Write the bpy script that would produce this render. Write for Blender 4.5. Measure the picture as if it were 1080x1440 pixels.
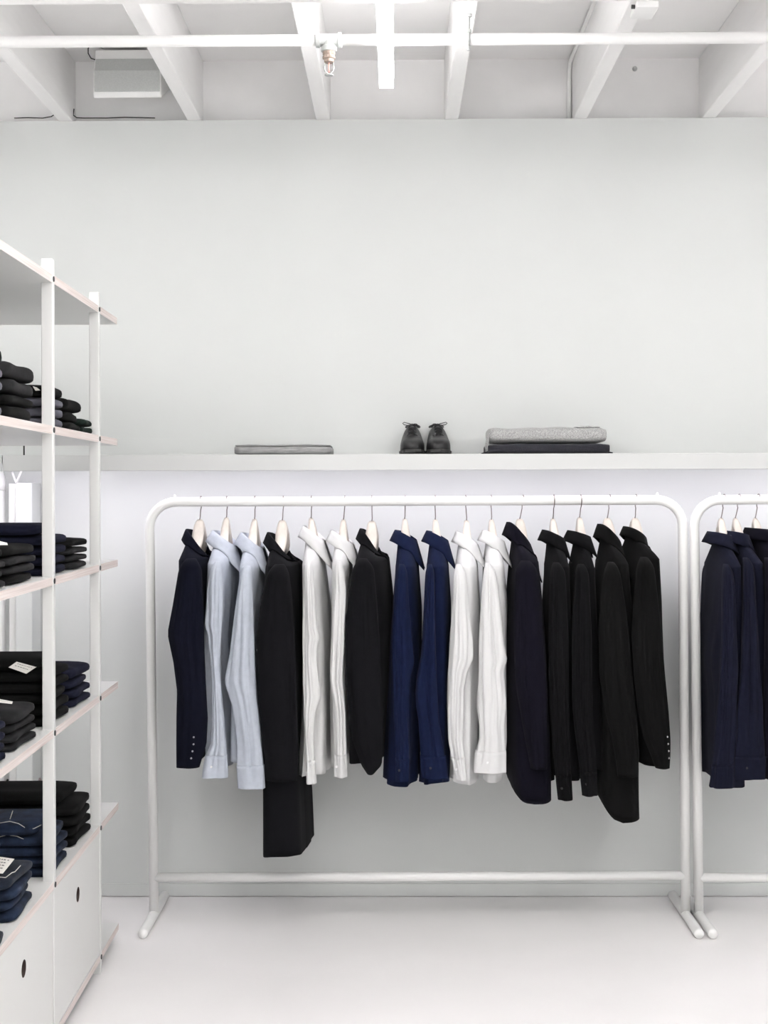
import bpy, bmesh, math, random
import numpy as np
from mathutils import Vector, Matrix

for o in list(bpy.data.objects):
    bpy.data.objects.remove(o)
scene = bpy.context.scene
COL = scene.collection
PI = math.pi

# ---------------------------------------------------------------- camera
F = 1900.0                      # focal length in pixels of the 1080x1440 frame
HC = 1.5                        # camera height
YAW = 17.0 / F
ROLL = math.radians(-0.16)
CAMROT = Matrix.Rotation(YAW, 3, 'Z') @ Matrix.Rotation(PI / 2, 3, 'X') @ Matrix.Rotation(ROLL, 3, 'Z')
cd = bpy.data.cameras.new('camera')
cam = bpy.data.objects.new('camera', cd)
COL.objects.link(cam)
cd.sensor_fit = 'VERTICAL'
cd.sensor_height = 36.0
cd.lens = F / 1440.0 * 36.0
cd.shift_y = -30.0 / 1440.0
cd.clip_start = 0.05
cam.matrix_world = Matrix.Translation((0, 0, HC)) @ CAMROT.to_4x4()
scene.camera = cam

# ---------------------------------------------------------------- world, exposure
w = bpy.data.worlds.new('world')
scene.world = w
w.use_nodes = True
w.node_tree.nodes['Background'].inputs['Color'].default_value = (1.0, 0.985, 0.985, 1)
w.node_tree.nodes['Background'].inputs['Strength'].default_value = 1.2
vs = scene.view_settings
vs.view_transform = 'Standard'
vs.look = 'None'
vs.gamma = 1.0
vs.use_curve_mapping = False
vs.exposure = -0.10
TUBE = 25.0                     # brightness of the ceiling light lines
LED = 31.0                       # brightness of the strip under the wall shelf


def at(px, py, Y):
    """point of the photograph's pixel on the vertical plane at depth Y"""
    d = CAMROT @ Vector(((px - 540) / F, -(py - 690) / F, -1))
    return Vector((0, 0, HC)) + d * (Y / d.y)


# ---------------------------------------------------------------- helpers
PM = {}


def setp(o, label=None, cat=None, group=None, kind=None):
    if label: o['label'] = label
    if cat: o['category'] = cat
    if group: o['group'] = group
    if kind: o['kind'] = kind
    return o


def empty(name, loc, label=None, cat=None, group=None, rz=0.0):
    o = bpy.data.objects.new(name, None)
    COL.objects.link(o)
    o.empty_display_size = 0.05
    o.location = loc
    o.rotation_euler = (0, 0, rz)
    PM[o.name] = Matrix.Translation(loc) @ Matrix.Rotation(rz, 4, 'Z')
    return setp(o, label, cat, group)


def mesh(name, V, Fc, mat, parent=None, smooth=False, world=True, mats=None, fm=None):
    """one mesh object; world=True: V in world coordinates"""
    me = bpy.data.meshes.new(name)
    V = [Vector(v) for v in V]
    if parent is not None and world:
        inv = PM[parent.name].inverted()
        V = [inv @ v for v in V]
    me.from_pydata([tuple(v) for v in V], [], Fc)
    for m in (mats or [mat]):
        me.materials.append(m)
    if fm:
        for p, i in zip(me.polygons, fm): p.material_index = i
    bm = bmesh.new(); bm.from_mesh(me)
    bmesh.ops.recalc_face_normals(bm, faces=bm.faces)
    bm.to_mesh(me); bm.free()
    if smooth:
        for p in me.polygons: p.use_smooth = True
    o = bpy.data.objects.new(name, me)
    COL.objects.link(o)
    if parent is not None:
        o.parent = parent
        PM[o.name] = PM[parent.name]
    else:
        PM[o.name] = Matrix.Identity(4)
    return o


def child_of_mesh(o, parent):
    """re-hang o under a mesh part (parts carry identity transforms)"""
    o.parent = parent
    return o


def box(x0, x1, y0, y1, z0, z1):
    V = [(x, y, z) for x in (x0, x1) for y in (y0, y1) for z in (z0, z1)]
    Fc = [(0, 1, 3, 2), (4, 6, 7, 5), (0, 4, 5, 1), (2, 3, 7, 6), (0, 2, 6, 4), (1, 5, 7, 3)]
    return V, Fc


def join(*parts):
    V, Fc = [], []
    for v, f in parts:
        n = len(V)
        V += list(v)
        Fc += [tuple(i + n for i in q) for q in f]
    return V, Fc


def bevelled(o, wdt=0.003, seg=2):
    m = o.modifiers.new('bevel', 'BEVEL')
    m.width = wdt; m.segments = seg; m.limit_method = 'ANGLE'
    return o


def loft(rings, closed=True, cap0=False, cap1=False):
    n = len(rings[0])
    V = [p for r in rings for p in r]
    Fc = []
    for i in range(len(rings) - 1):
        for j in range(n if closed else n - 1):
            k = (j + 1) % n
            Fc.append((i * n + j, i * n + k, (i + 1) * n + k, (i + 1) * n + j))
    if cap0: Fc.append(tuple(range(n))[::-1])
    if cap1: Fc.append(tuple((len(rings) - 1) * n + j for j in range(n)))
    return V, Fc


def tube(pts, r, n=12, cap=True):
    pts = [Vector(p) for p in pts]
    rad = r if hasattr(r, '__len__') else [r] * len(pts)
    rings = []
    t = (pts[1] - pts[0]).normalized()
    up = Vector((0, 0, 1)) if abs(t.z) < 0.9 else Vector((1, 0, 0))
    a = t.cross(up).normalized()
    for i, p in enumerate(pts):
        if i == 0: t = pts[1] - pts[0]
        elif i == len(pts) - 1: t = pts[-1] - pts[-2]
        else: t = (pts[i + 1] - p).normalized() + (p - pts[i - 1]).normalized()
        t = t.normalized()
        a = (a - t * a.dot(t)).normalized()
        b = t.cross(a)
        rings.append([p + (a * math.cos(q) + b * math.sin(q)) * rad[i]
                      for q in [2 * PI * k / n for k in range(n)]])
    return loft(rings, True, cap, cap)


def lathe(profile, origin, axis='Z', n=24):
    """profile: (radius, height) pairs"""
    o = Vector(origin)
    rings = []
    for r, h in profile:
        ring = []
        for k in range(n):
            c, s = math.cos(2 * PI * k / n) * r, math.sin(2 * PI * k / n) * r
            v = {'Z': (c, s, h), 'X': (h, c, s), 'Y': (c, h, s)}[axis]
            ring.append(o + Vector(v))
        rings.append(ring)
    return loft(rings, True, True, True)


def disc(center, normal, r, h, n=14):
    c, nn = Vector(center), Vector(normal).normalized()
    return tube([c - nn * h / 2, c + nn * h / 2], r, n)


# ---------------------------------------------------------------- materials
def mat(name, col, rough=0.5, metal=0.0, var=0.0, vscale=8.0, bump=0.0, bscale=200.0,
        sheen=0.0, spec=0.5, stretch=(1, 1, 1), coat=0.0):
    m = bpy.data.materials.new(name)
    m.use_nodes = True
    nt = m.node_tree
    b = nt.nodes['Principled BSDF']
    b.inputs['Base Color'].default_value = (*col, 1)
    b.inputs['Roughness'].default_value = rough
    b.inputs['Metallic'].default_value = metal
    b.inputs['Specular IOR Level'].default_value = spec
    if coat:
        b.inputs['Coat Weight'].default_value = coat
        b.inputs['Coat Roughness'].default_value = 0.12
    if sheen:
        b.inputs['Sheen Weight'].default_value = sheen
        b.inputs['Sheen Roughness'].default_value = 0.5
        b.inputs['Sheen Tint'].default_value = (*[min(1, 0.35 + c * 2) for c in col], 1)
    tc = nt.nodes.new('ShaderNodeTexCoord')
    mp = nt.nodes.new('ShaderNodeMapping')
    mp.inputs['Scale'].default_value = stretch
    nt.links.new(tc.outputs['Object'], mp.inputs['Vector'])
    if var:
        nz = nt.nodes.new('ShaderNodeTexNoise')
        nz.inputs['Scale'].default_value = vscale
        nz.inputs['Detail'].default_value = 5
        nt.links.new(mp.outputs['Vector'], nz.inputs['Vector'])
        rp = nt.nodes.new('ShaderNodeValToRGB')
        rp.color_ramp.elements[0].position = 0.3
        rp.color_ramp.elements[1].position = 0.7
        rp.color_ramp.elements[0].color = (*[c * (1 - var) for c in col], 1)
        rp.color_ramp.elements[1].color = (*[min(1, c * (1 + var)) for c in col], 1)
        nt.links.new(nz.outputs['Fac'], rp.inputs['Fac'])
        nt.links.new(rp.outputs['Color'], b.inputs['Base Color'])
    if bump:
        n2 = nt.nodes.new('ShaderNodeTexNoise')
        n2.inputs['Scale'].default_value = bscale
        n2.inputs['Detail'].default_value = 3
        nt.links.new(mp.outputs['Vector'], n2.inputs['Vector'])
        bp = nt.nodes.new('ShaderNodeBump')
        bp.inputs['Strength'].default_value = bump
        bp.inputs['Distance'].default_value = 0.004
        nt.links.new(n2.outputs['Fac'], bp.inputs['Height'])
        nt.links.new(bp.outputs['Normal'], b.inputs['Normal'])
    return m


def emit(name, col, s):
    m = bpy.data.materials.new(name)
    m.use_nodes = True
    nt = m.node_tree
    nt.nodes.remove(nt.nodes['Principled BSDF'])
    e = nt.nodes.new('ShaderNodeEmission')
    e.inputs['Color'].default_value = (*col, 1)
    e.inputs['Strength'].default_value = s
    nt.links.new(e.outputs[0], nt.nodes['Material Output'].inputs['Surface'])
    return m


M = {}
M['wall'] = mat('wall_paint', (0.683, 0.70, 0.688), 0.6, var=0.015, vscale=3, bump=0.03, bscale=90, spec=0.3)
M['wallhi'] = mat('upper_wall_paint', (0.93, 0.925, 0.92), 0.65, var=0.03, vscale=5, bump=0.12, bscale=40, spec=0.3)
M['ceil'] = mat('ceiling_paint', (0.95, 0.94, 0.935), 0.6, var=0.02, vscale=4, bump=0.08, bscale=50, spec=0.3)
M['joist'] = mat('joist_paint', (0.95, 0.94, 0.935), 0.55, var=0.02, vscale=5, bump=0.15, bscale=30, spec=0.35, stretch=(6, 1, 6))
M['shelfw'] = mat('shelf_paint', (0.60, 0.608, 0.60), 0.5, var=0.01, vscale=3, spec=0.3)
M['floor'] = mat('floor_epoxy', (0.96, 0.94, 0.937), 0.22, var=0.02, vscale=2.5, bump=0.02, bscale=12, spec=0.5)
M['white'] = mat('white_powder_coat', (0.90, 0.90, 0.885), 0.32, var=0.01, vscale=10, spec=0.5)
M['lam'] = mat('white_laminate', (0.72, 0.72, 0.705), 0.38, var=0.01, vscale=4, spec=0.45)
M['pipe'] = mat('pipe_paint', (0.88, 0.88, 0.87), 0.3, spec=0.5)
M['galv'] = mat('galvanised_fitting', (0.46, 0.475, 0.465), 0.5, metal=0.35, var=0.12, vscale=60, bump=0.2, bscale=90)
M['brass'] = mat('aged_brass', (0.34, 0.27, 0.23), 0.42, metal=0.6, var=0.25, vscale=90)
M['dark'] = mat('black_metal', (0.012, 0.010, 0.010), 0.45)
M['chrome'] = mat('dark_steel_wire', (0.20, 0.17, 0.16), 0.3, metal=1.0)
M['wood'] = mat('pale_beech', (0.88, 0.805, 0.745), 0.5, var=0.05, vscale=18, bump=0.05, bscale=60, stretch=(6, 1, 3))
M['grille'] = mat('speaker_grille', (0.50, 0.515, 0.505), 0.6, var=0.06, vscale=220)
M['cable'] = mat('black_cable', (0.02, 0.018, 0.018), 0.5)
M['cablew'] = mat('white_cable', (0.78, 0.77, 0.76), 0.45)
M['diff'] = emit('lit_diffuser', (1.0, 0.985, 0.985), TUBE)
M['up'] = emit('added_uplight_glow', (1.0, 0.985, 0.985), TUBE * 4.2)
M['led'] = emit('lit_led_strip', (0.95, 0.895, 1.0), LED)
M['paper'] = mat('paper_label', (0.80, 0.77, 0.72), 0.7)
M['ink'] = mat('printed_ink', (0.03, 0.03, 0.03), 0.6)
M['leather'] = mat('black_leather', (0.011, 0.011, 0.012), 0.42, bump=0.12, bscale=500, spec=0.35)
M['sole'] = mat('black_rubber', (0.016, 0.016, 0.016), 0.55)
M['lace'] = mat('black_lace', (0.012, 0.012, 0.013), 0.7)
M['btnl'] = mat('pale_button', (0.36, 0.35, 0.35), 0.3)
M['btnw'] = mat('white_button', (0.80, 0.80, 0.80), 0.25)
M['greywool'] = mat('grey_wool', (0.36, 0.36, 0.355), 0.9, var=0.45, vscale=260, bump=0.6, bscale=320, sheen=0.3)
M['navywool'] = mat('midnight_wool', (0.008, 0.008, 0.014), 0.9, var=0.3, vscale=150, bump=0.5, bscale=250, sheen=0.15)
M['greycloth'] = mat('light_grey_cloth', (0.27, 0.27, 0.27), 0.85, var=0.25, vscale=30, bump=0.3, bscale=90, sheen=0.2, stretch=(1, 1, 6))


def ply():
    m = mat('birch_ply_edge', (0.74, 0.655, 0.625), 0.55)
    nt = m.node_tree
    b = nt.nodes['Principled BSDF']
    tc = nt.nodes.new('ShaderNodeTexCoord')
    mp = nt.nodes.new('ShaderNodeMapping')
    mp.inputs['Scale'].default_value = (3, 3, 260)
    nt.links.new(tc.outputs['Object'], mp.inputs['Vector'])
    nz = nt.nodes.new('ShaderNodeTexNoise')
    nz.inputs['Scale'].default_value = 1.0
    nt.links.new(mp.outputs['Vector'], nz.inputs['Vector'])
    rp = nt.nodes.new('ShaderNodeValToRGB')
    rp.color_ramp.elements[0].position = 0.35
    rp.color_ramp.elements[1].position = 0.65
    rp.color_ramp.elements[0].color = (0.66, 0.565, 0.53, 1)
    rp.color_ramp.elements[1].color = (0.78, 0.71, 0.685, 1)
    nt.links.new(nz.outputs['Fac'], rp.inputs['Fac'])
    nt.links.new(rp.outputs['Color'], b.inputs['Base Color'])
    return m


M['ply'] = ply()
M['hole_rim_shade'] = mat('brown_hole_rim_and_shade', (0.045, 0.028, 0.024), 0.6)  # brown of the hole's rim, and of the shade painted inside it


def fabric(name, col, sheen=0.25, rough=0.85, var=0.12, bump=0.15, bs=420, spec=0.2):
    M[name] = mat(name, col, rough, var=var, vscale=45, bump=bump, bscale=bs, sheen=sheen, spec=spec)


fabric('navy_suiting', (0.0042, 0.0047, 0.0095), sheen=0.05, spec=0.02)
fabric('charcoal_suiting', (0.005, 0.005, 0.006), sheen=0.05, spec=0.02)
fabric('pale_blue_cotton', (0.46, 0.495, 0.56), sheen=0.05, var=0.05)
fabric('white_cotton', (0.68, 0.68, 0.68), sheen=0.0, var=0.01)
fabric('offwhite_cotton', (0.67, 0.67, 0.665), sheen=0.0, var=0.02)
fabric('navy_cotton', (0.0058, 0.009, 0.027), sheen=0.05, spec=0.02)
fabric('midnight_wool_cloth', (0.004, 0.0037, 0.0068), sheen=0.05, spec=0.02)
fabric('black_cotton', (0.004, 0.004, 0.0045), sheen=0.05, spec=0.02)
fabric('black_wool_cloth', (0.0038, 0.0038, 0.0038), sheen=0.05, spec=0.02)
fabric('ink_cotton', (0.0065, 0.0072, 0.0145), sheen=0.05, spec=0.02)
fabric('green_grey_knit', (0.05, 0.055, 0.05), sheen=0.2)
fabric('f_black', (0.0055, 0.0055, 0.0055), sheen=0.03, spec=0.04, bs=250)
fabric('f_darkgrey', (0.016, 0.016, 0.017), sheen=0.03, spec=0.04, bs=250)
fabric('f_navy', (0.009, 0.01, 0.02), sheen=0.03, spec=0.04, bs=250)
fabric('f_slate', (0.085, 0.085, 0.105), sheen=0.1, bs=250)
fabric('f_green', (0.011, 0.017, 0.0145), sheen=0.03, spec=0.04, bs=250)
M['f_denim'] = mat('blue_denim', (0.0095, 0.016, 0.034), 0.85, var=0.6, vscale=28, bump=0.3, bscale=400, sheen=0.04, spec=0.15)
M['f_denimdark'] = mat('dark_denim', (0.0075, 0.0105, 0.018), 0.85, var=0.6, vscale=35, bump=0.3, bscale=400, sheen=0.12, spec=0.15)

# ================================================================ the room
YW = 5.0
X0, X1, YB, ZC = -3.6, 3.9, -3.2, 3.113
ZB = 2.874


def struct(name, V, Fc, m, label=None):
    o = mesh(name, V, Fc, m)
    return setp(o, kind='structure', label=label)


struct('floor', *box(X0, X1, YB, YW + 0.1, -0.1, 0.0), M['floor'])
struct('wall_back', *box(X0, X1, YW, YW + 0.06, 0.0, ZB), M['wall'])
struct('wall_upper', *box(X0, X1, YW + 0.06, YW + 0.16, 0.0, ZC + 0.1), M['wallhi'])
struct('wall_left', *box(X0 - 0.1, X0, YB, YW + 0.16, 0, ZC + 0.1), M['wall'])
struct('wall_right', *box(X1, X1 + 0.1, YB, YW + 0.16, 0, ZC + 0.1), M['wall'])
# unseen front wall, opened behind the camera to let in added fill light
struct('wall_front', *box(X0, X1, YB - 0.1, YB, 0, 0.12), M['wall'])
struct('trim_1', *box(X0, X1, YB - 0.1, YB, 2.95, ZC + 0.1), M['wall'])
for i_, x_ in enumerate((X0 + 0.04, -1.15, 1.35, X1 - 0.04)):
    struct('trim_%d' % (i_ + 2), *box(x_ - 0.04, x_ + 0.04, YB - 0.1, YB, 0.12, 2.95), M['wall'])
struct('baseboard_back', *box(X0, X1, YW - 0.008, YW, 0.003, 0.048), M['wall'])

ceiling = setp(mesh('ceiling', *box(X0, X1, YB, YW + 0.16, ZC, ZC + 0.08), M['ceil']), kind='structure')
jx = []
for k in range(-6, 13):
    a = at(82 + 181.2 * k, 168, YW).x
    if a < X0 + 0.1 or a > X1 - 0.1: continue
    b = a + 0.051
    jx.append((k, a, b))
    j = mesh('joist', *box(a, b, YB, YW + 0.06, ZB + 0.001, ZC), M['joist'], ceiling)
    bevelled(j, 0.003, 1)
# a girder that carries the joists, its lower edge just shows along the picture's top
g = mesh('girder', *box(X0, X1, 3.30, 3.44, at(540, 3.5, 3.44).z, ZB), M['joist'], ceiling)

# ================================================================ wall shelf with light strip
YSF = 4.70
zt = at(540, 638.5, YSF).z
zb = at(540, 661, YSF).z
sx0, sx1 = X0, X1
xs = at(3, 650, YSF).x
ws = empty('wall_shelf', (0, YW, zb), 'long white wall shelf running above the clothes racks', 'shelf')
for a, b in ((sx0, xs - 0.0015), (xs + 0.0015, sx1)):
    bevelled(mesh('board', *box(a, b, YSF + 0.0182, YW, zt - 0.022, zt), M['shelfw'], ws), 0.0015, 1)
    bevelled(mesh('fascia', *box(a, b, YSF, YSF + 0.018, zb, zt), M['shelfw'], ws), 0.0015, 1)
xu = at(35, 628, YW).x
zu = at(540, 615, YW).z
for a, b in ((sx0, xu - 0.003), (xu + 0.003, sx1)):
    mesh('upstand', *box(a, b, YW - 0.012, YW - 0.0005, zt, zu), M['wall'], ws)
zg = at(35, 625, YW).z
mesh('joint_gap', *box(xu - 0.0029, xu + 0.0029, YW - 0.0125, YW - 0.009, zt + 0.002, zg), M['dark'], ws)
st = empty('light_strip', (0, 4.735, zt - 0.04), 'slim lit strip light fixed beneath the long wall shelf', 'light')
mesh('channel', *box(sx0 + 0.05, sx1 - 0.05, 4.722, 4.748, zt - 0.0335, zt - 0.0225), M['white'], st)
mesh('diffuser', *box(sx0 + 0.05, sx1 - 0.05, 4.725, 4.745, zt - 0.038, zt - 0.0335), M['led'], st)

# ================================================================ ceiling light lines
ZL = 2.72
YE = 1.22 * F / 566
xl = at(543.5, 124, YE).x


def light_line(x, label, y1=YE):
    e = empty('linear_light', (x, 1.0, ZL), label, 'light', 'light lines between the joists')
    y0 = -1.2
    mesh('diffuser', *box(x - 0.021, x + 0.021, y0, y1, ZL, ZL + 0.028), M['diff'], e)
    mesh('housing', *box(x - 0.0225, x + 0.0225, y0, y1 + 0.002, ZL + 0.0285, ZL + 0.05), M['white'], e)
    mesh('added_uplight', *box(x - 0.018, x + 0.018, y0, y1 - 0.05, ZL + 0.0502, ZL + 0.054), M['up'], e)  # glowing strip added on top to brighten the ceiling
    for y in (-0.9, 0.9, 2.3, y1 - 0.5):
        mesh('suspension_wire', *tube([(x, y, ZL + 0.054), (x, y, ZC - 0.0005)], 0.0014, 6), M['chrome'], e)
    return e


light_line(xl, 'bright white light line hanging below the sprinkler pipe')
light_line(xl - 1.65, 'white light line hanging above the tall shelving unit')
light_line(xl + 1.65, 'white light line hanging above the second clothes rack')
light_line(xl - 0.82, 'added unseen white light line over the aisle on the shelving unit side', 3.2)  # these two shorter rows are added out of view for a brighter floor
light_line(xl + 0.82, 'added unseen white light line over the aisle on the second rack side', 3.2)

# ================================================================ clothes racks
YR = 4.73
ZBAR = at(540, 705, YR).z
RB = 0.0166


def rack(xa_top, xa_bot, xb_top, xb_bot, ybar_a, ybar_b, label):
    za, zb_ = at(xa_top, ybar_a, YR).z, at(xb_top, ybar_b, YR).z
    if xb_top > 1400: zb_ = za
    A = Vector((at(xa_top, 740, YR).x, YR, za))
    B = Vector((at(xb_top, 740, YR).x, YR, zb_))
    A0 = Vector((at(xa_bot, 1235, YR).x, YR, RB * 1.4))
    B0 = Vector((at(xb_bot, 1235, YR).x, YR, RB * 1.4))
    e = empty('clothes_rack', (A0 + B0) / 2 - Vector((0, 0, RB * 1.4)), label, 'clothes rack')
    R = 0.092
    pts = [A0]
    for q in range(0, 10):
        t = q / 9 * PI / 2
        pts.append(Vector((A.x + R - R * math.cos(t), YR, A.z - R + R * math.sin(t))))
    for q in range(0, 10):
        t = PI / 2 - q / 9 * PI / 2
        pts.append(Vector((B.x - R + R * math.cos(t), YR, B.z - R + R * math.sin(t))))
    pts.append(B0)
    mesh('frame', *tube(pts, RB, 20), M['white'], e, smooth=True)
    zc0, zc1 = at(xa_bot, 1234, YR).z, at(xb_bot, 1231 if xb_bot < 1400 else 1233, YR).z
    if xb_bot > 1400: zc1 = zc0
    fa = (A0.z - zc0) / (A0.z - A.z)
    pa = A0.lerp(A, fa); pb = B0.lerp(B, fa)
    mesh('crossbar', *tube([(pa.x, YR, zc0), (pb.x, YR, zc1)], 0.0158, 20), M['white'], e, smooth=True)
    for P in (A0, B0):
        f = mesh('foot', *tube([(P.x, 4.955, RB + .001), (P.x, 4.95, RB + .001), (P.x, 4.525, RB + .001), (P.x, 4.515, RB + .001)],
                               [RB * .9, RB, RB, RB * .93], 20), M['white'], e, smooth=True)
    for P, s in ((A, 1), (B, -1)):
        mesh('screw_head', *lathe([(0.0045, 0), (0.0045, 0.006), (0.002, 0.012)], (P.x + s * 0.088, YR, P.z + RB - 0.002), 'Z', 10), M['white'], e)
    return A, B


RA = rack(210.5, 216.5, 960, 964, 706, 703, 'white tubular clothes rack holding suit jackets and pale shirts')
RC = rack(976.5, 982.5, 1731, 1735, 703, 700, 'white tubular clothes rack holding ink-blue shirts only')


# ================================================================ garments
def smooth_interp(keys, vals, q, k=5):
    v = np.interp(q, keys, vals)
    pad = np.concatenate([[v[0]] * k, v, [v[-1]] * k])
    ker = np.hanning(2 * k + 1); ker /= ker.sum()
    s = np.convolve(pad, ker, 'same')[k:-k]
    s[0], s[-1] = v[0], v[-1]
    return s


def garment(g, idx):
    rnd = random.Random(100 + idx)
    kind = g['kind']
    th = math.radians(g.get('th', 2.0))
    ct, sn = math.cos(th), math.sin(th)
    m = M[g['mat']]
    YG = YR
    ysh, ynk, yct = g['sh'], g['nk'], g['ct']     # shoulder, neck seam, collar top (pixels)
    yhem = g['hem']
    body = g['body']
    ns = 52
    YN = YG - 0.2
    ztop = at(540, ynk, YG).z
    zsh = at(540, ysh, YN).z
    zhem = at(540, yhem, YN).z
    bk_z = [at(540, b[0], YG if b[0] < ysh else YN).z for b in body]
    bk_l = [at(b[1], b[0], YG).x for b in body]
    bk_r = [at(b[2], b[0], YG).x for b in body]
    zq = np.concatenate([np.linspace(ztop, zsh, 16, endpoint=False), np.linspace(zsh, zhem, ns - 16)])
    o = np.argsort(bk_z)
    L = smooth_interp(np.array(bk_z)[o], np.array(bk_l)[o], zq, 3)
    R = smooth_interp(np.array(bk_z)[o], np.array(bk_r)[o], zq, 3)
    e = empty(g['name'], ((L[-1] + R[-1]) / 2, YG, zhem), g['label'], g['cat'], g.get('group'))
    P = [rnd.uniform(0, 6.28) for _ in range(12)]
    suit = kind in ('suit', 'coat')
    NP = 56
    rings, top = [], []
    bw = 0.195 if suit else 0.185
    for i, z in enumerate(zq):
        xc, a = (L[i] + R[i]) / 2, (R[i] - L[i]) / 2
        a = max(a, 0.015)
        if z >= zsh:
            s = (ztop - z) / (ztop - zsh)
            top.append(None)
            b = 0.06 + (bw - 0.06 + 0.004) * (s ** 0.92)
            n = 2.0 + 0.5 * s
            fall = 0
        else:
            fall = (zsh - z) / (zsh - zhem)
            b = bw + 0.004 - 0.02 * min(1, fall * 3) + (0.012 if not suit else 0.02) * fall
            n = 2.5 + (2.5 if kind == 'coat' else 1.2) * min(1, fall * 1.3)
        amp = (0.0016 if suit else 0.0058) * min(1, fall * 2.5 + 0.05) * (0.5 + fall)
        ring = []
        for k in range(NP):
            ph = 2 * PI * k / NP
            c, s_ = math.cos(ph), math.sin(ph)
            t = a * math.copysign(abs(c) ** (2 / n), c)
            u = b * math.copysign(abs(s_) ** (2 / n), s_)
            side = 0 if c > 0 else 4
            d = amp * (math.sin(9 * u / b + P[side] + 1.2 * fall) * 0.6 + math.sin(17 * u / b + P[side + 1] - 2 * fall) * 0.4)
            if not suit:
                for gi in range(3):
                    d -= 0.005 * min(1, fall * 3) * math.exp(-((u / b - (-0.7 + 0.62 * gi + 0.3 * math.sin(P[side + 2] + gi) * fall)) / 0.09) ** 2)
            t += d * (1 if c > 0 else -1) * min(1, abs(c) * 2)
            u += amp * 0.8 * math.sin(5 * ph + P[8] + 3 * fall)
            dz = 0
            if z >= zsh: dz = -g.get('dropf', 0.045) * ((1 + c) / 2) ** 1.3 * (1 - s) ** 1.5
            if fall > 0.985: dz = 0.006 * math.sin(2 * ph + P[9]) + g.get('hemlean', 0) * (t / a)
            if g.get('tail') and fall > 0.9:
                dz += g['tail'] * (1 - abs(u / b) ** 2.0) * ((fall - 0.9) / 0.1)
            if g.get('round') and fall > 0.80:
                q = max(0, -t / a) ** 2
                dz += g['round'] * q * ((fall - 0.80) / 0.20)
            ring.append(Vector((xc + t * ct - u * sn, YG - u * ct - t * sn, z + dz)))
        rings.append(ring)
        if z >= zsh: top[-1] = (z, xc, a, b, n, s)
    # turned-in neck and hem
    def inset(r, f, dz):
        c = sum(r, Vector()) / len(r)
        return [Vector((c.x + (p.x - c.x) * f, c.y + (p.y - c.y) * f, p.z + dz)) for p in r]
    rings = [inset(rings[0], 0.86, -0.05), inset(rings[0], 0.93, -0.004)] + rings + \
            [inset(rings[-1], 0.90, 0.002), inset(rings[-1], 0.86, 0.05)]
    mesh('body', *loft(rings), m, e, smooth=True)

    # ---- sleeves
    def sleeve(tr, near=True):
        ks = np.array([t_[0] for t_ in tr], float)
        if not near: ks = ks + 6
        yq = np.linspace(ks[0], ks[-1], 60)
        gro = [(rnd.uniform(-.95, -.35), rnd.uniform(-.5, .5), rnd.uniform(.11, .2)), (rnd.uniform(.1, .6), rnd.uniform(-.6, .3), rnd.uniform(.09, .17)), (rnd.uniform(.75, 1.1), rnd.uniform(-.3, .3), .14), (rnd.uniform(-.2, .1), rnd.uniform(-.4, .4), .10)]
        gd = (0.0045 if suit else 0.0125)
        l = smooth_interp(ks, [t_[1] for t_ in tr], yq, 1)
        r = smooth_interp(ks, [t_[2] for t_ in tr], yq, 1)
        if near:
            Yc0 = YG - (bw + 0.012) * ct
        else:
            Yc0 = YG + (bw + 0.002) * ct
        D = 0.040 if suit else 0.034
        NS = 56
        ph0 = rnd.uniform(0, 6.28); ph1 = rnd.uniform(0, 6.28); ph2 = rnd.uniform(0, 6.28)
        rr = []
        ysleeve = g['sleeve'][0][0]
        for i, y in enumerate(yq):
            f = i / (len(yq) - 1)
            Yc = Yc0 + (0.0 if near else -0.0) - 0.010 * math.sin(f * PI) * (1 if near else -1)
            pl, pr = (at(l[i], y, YN), at(r[i], y, YN)) if near else (at(l[i], y, YG), at(r[i], y, YG))
            xc, a = (pl.x + pr.x) / 2, (pr.x - pl.x) / 2
            if not near:                   # the far sleeve hangs as the near one does, beyond the hanger
                xc += (YN - Yc0) * 0 + 2 * bw * sn
            z = at(l[i], y, YN).z
            d = D * (1 - 0.28 * f)
            capf = min(1, (f + 0.001) / 0.07)
            cap = math.sqrt(max(0.0, 1 - (1 - capf) ** 2))
            cap = 0.45 + 0.55 * cap
            ring = []
            amp = (0.0012 if suit else 0.0030) * min(1, f * 4)
            lean = (1 - cap) * 0.06 * (1 if near else -1)
            for k in range(NS):
                q = 2 * PI * k / NS
                w_ = 1 + (amp / 0.03) * (math.sin(3 * q + ph0 + 4 * f) + 0.7 * math.sin(5 * q + ph1 - 5 * f) + 0.5 * math.sin(2 * q + 22 * f + ph2))
                for gi, (q0, dr, gw) in enumerate(gro):
                    qc = PI / 2 + q0 + dr * (f - .3)
                    w_ -= gd / 0.034 * math.exp(-((q - qc) / gw) ** 2) * min(1, f * 6) * (0.55 + 0.45 * math.sin(gi * 2 + 5 * f + ph1)) * (1 if f < .9 else (1 - f) * 10)
                sx = a * ((0.5 + 0.5 * (cap - 0.45) / 0.55) if near else cap) * math.cos(q)
                if abs(math.cos(q)) < 0.94: sx *= w_
                dy = d * cap * math.sin(q) * w_
                ring.append(Vector((xc + sx, Yc + lean - dy, z)))
            rr.append(ring)
        tiltx = g.get('cuff_tilt', 0.0)
        for k in range(NS):
            rr[-1][k].z += tiltx * (rr[-1][k].x - rr[-1][0].x)
        full = rr + [inset(rr[-1], 0.88, 0.0015), inset(rr[-1], 0.84, 0.04)]
        so = mesh('sleeve', *loft(full, True, True, False), m, e, smooth=True)
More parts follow.
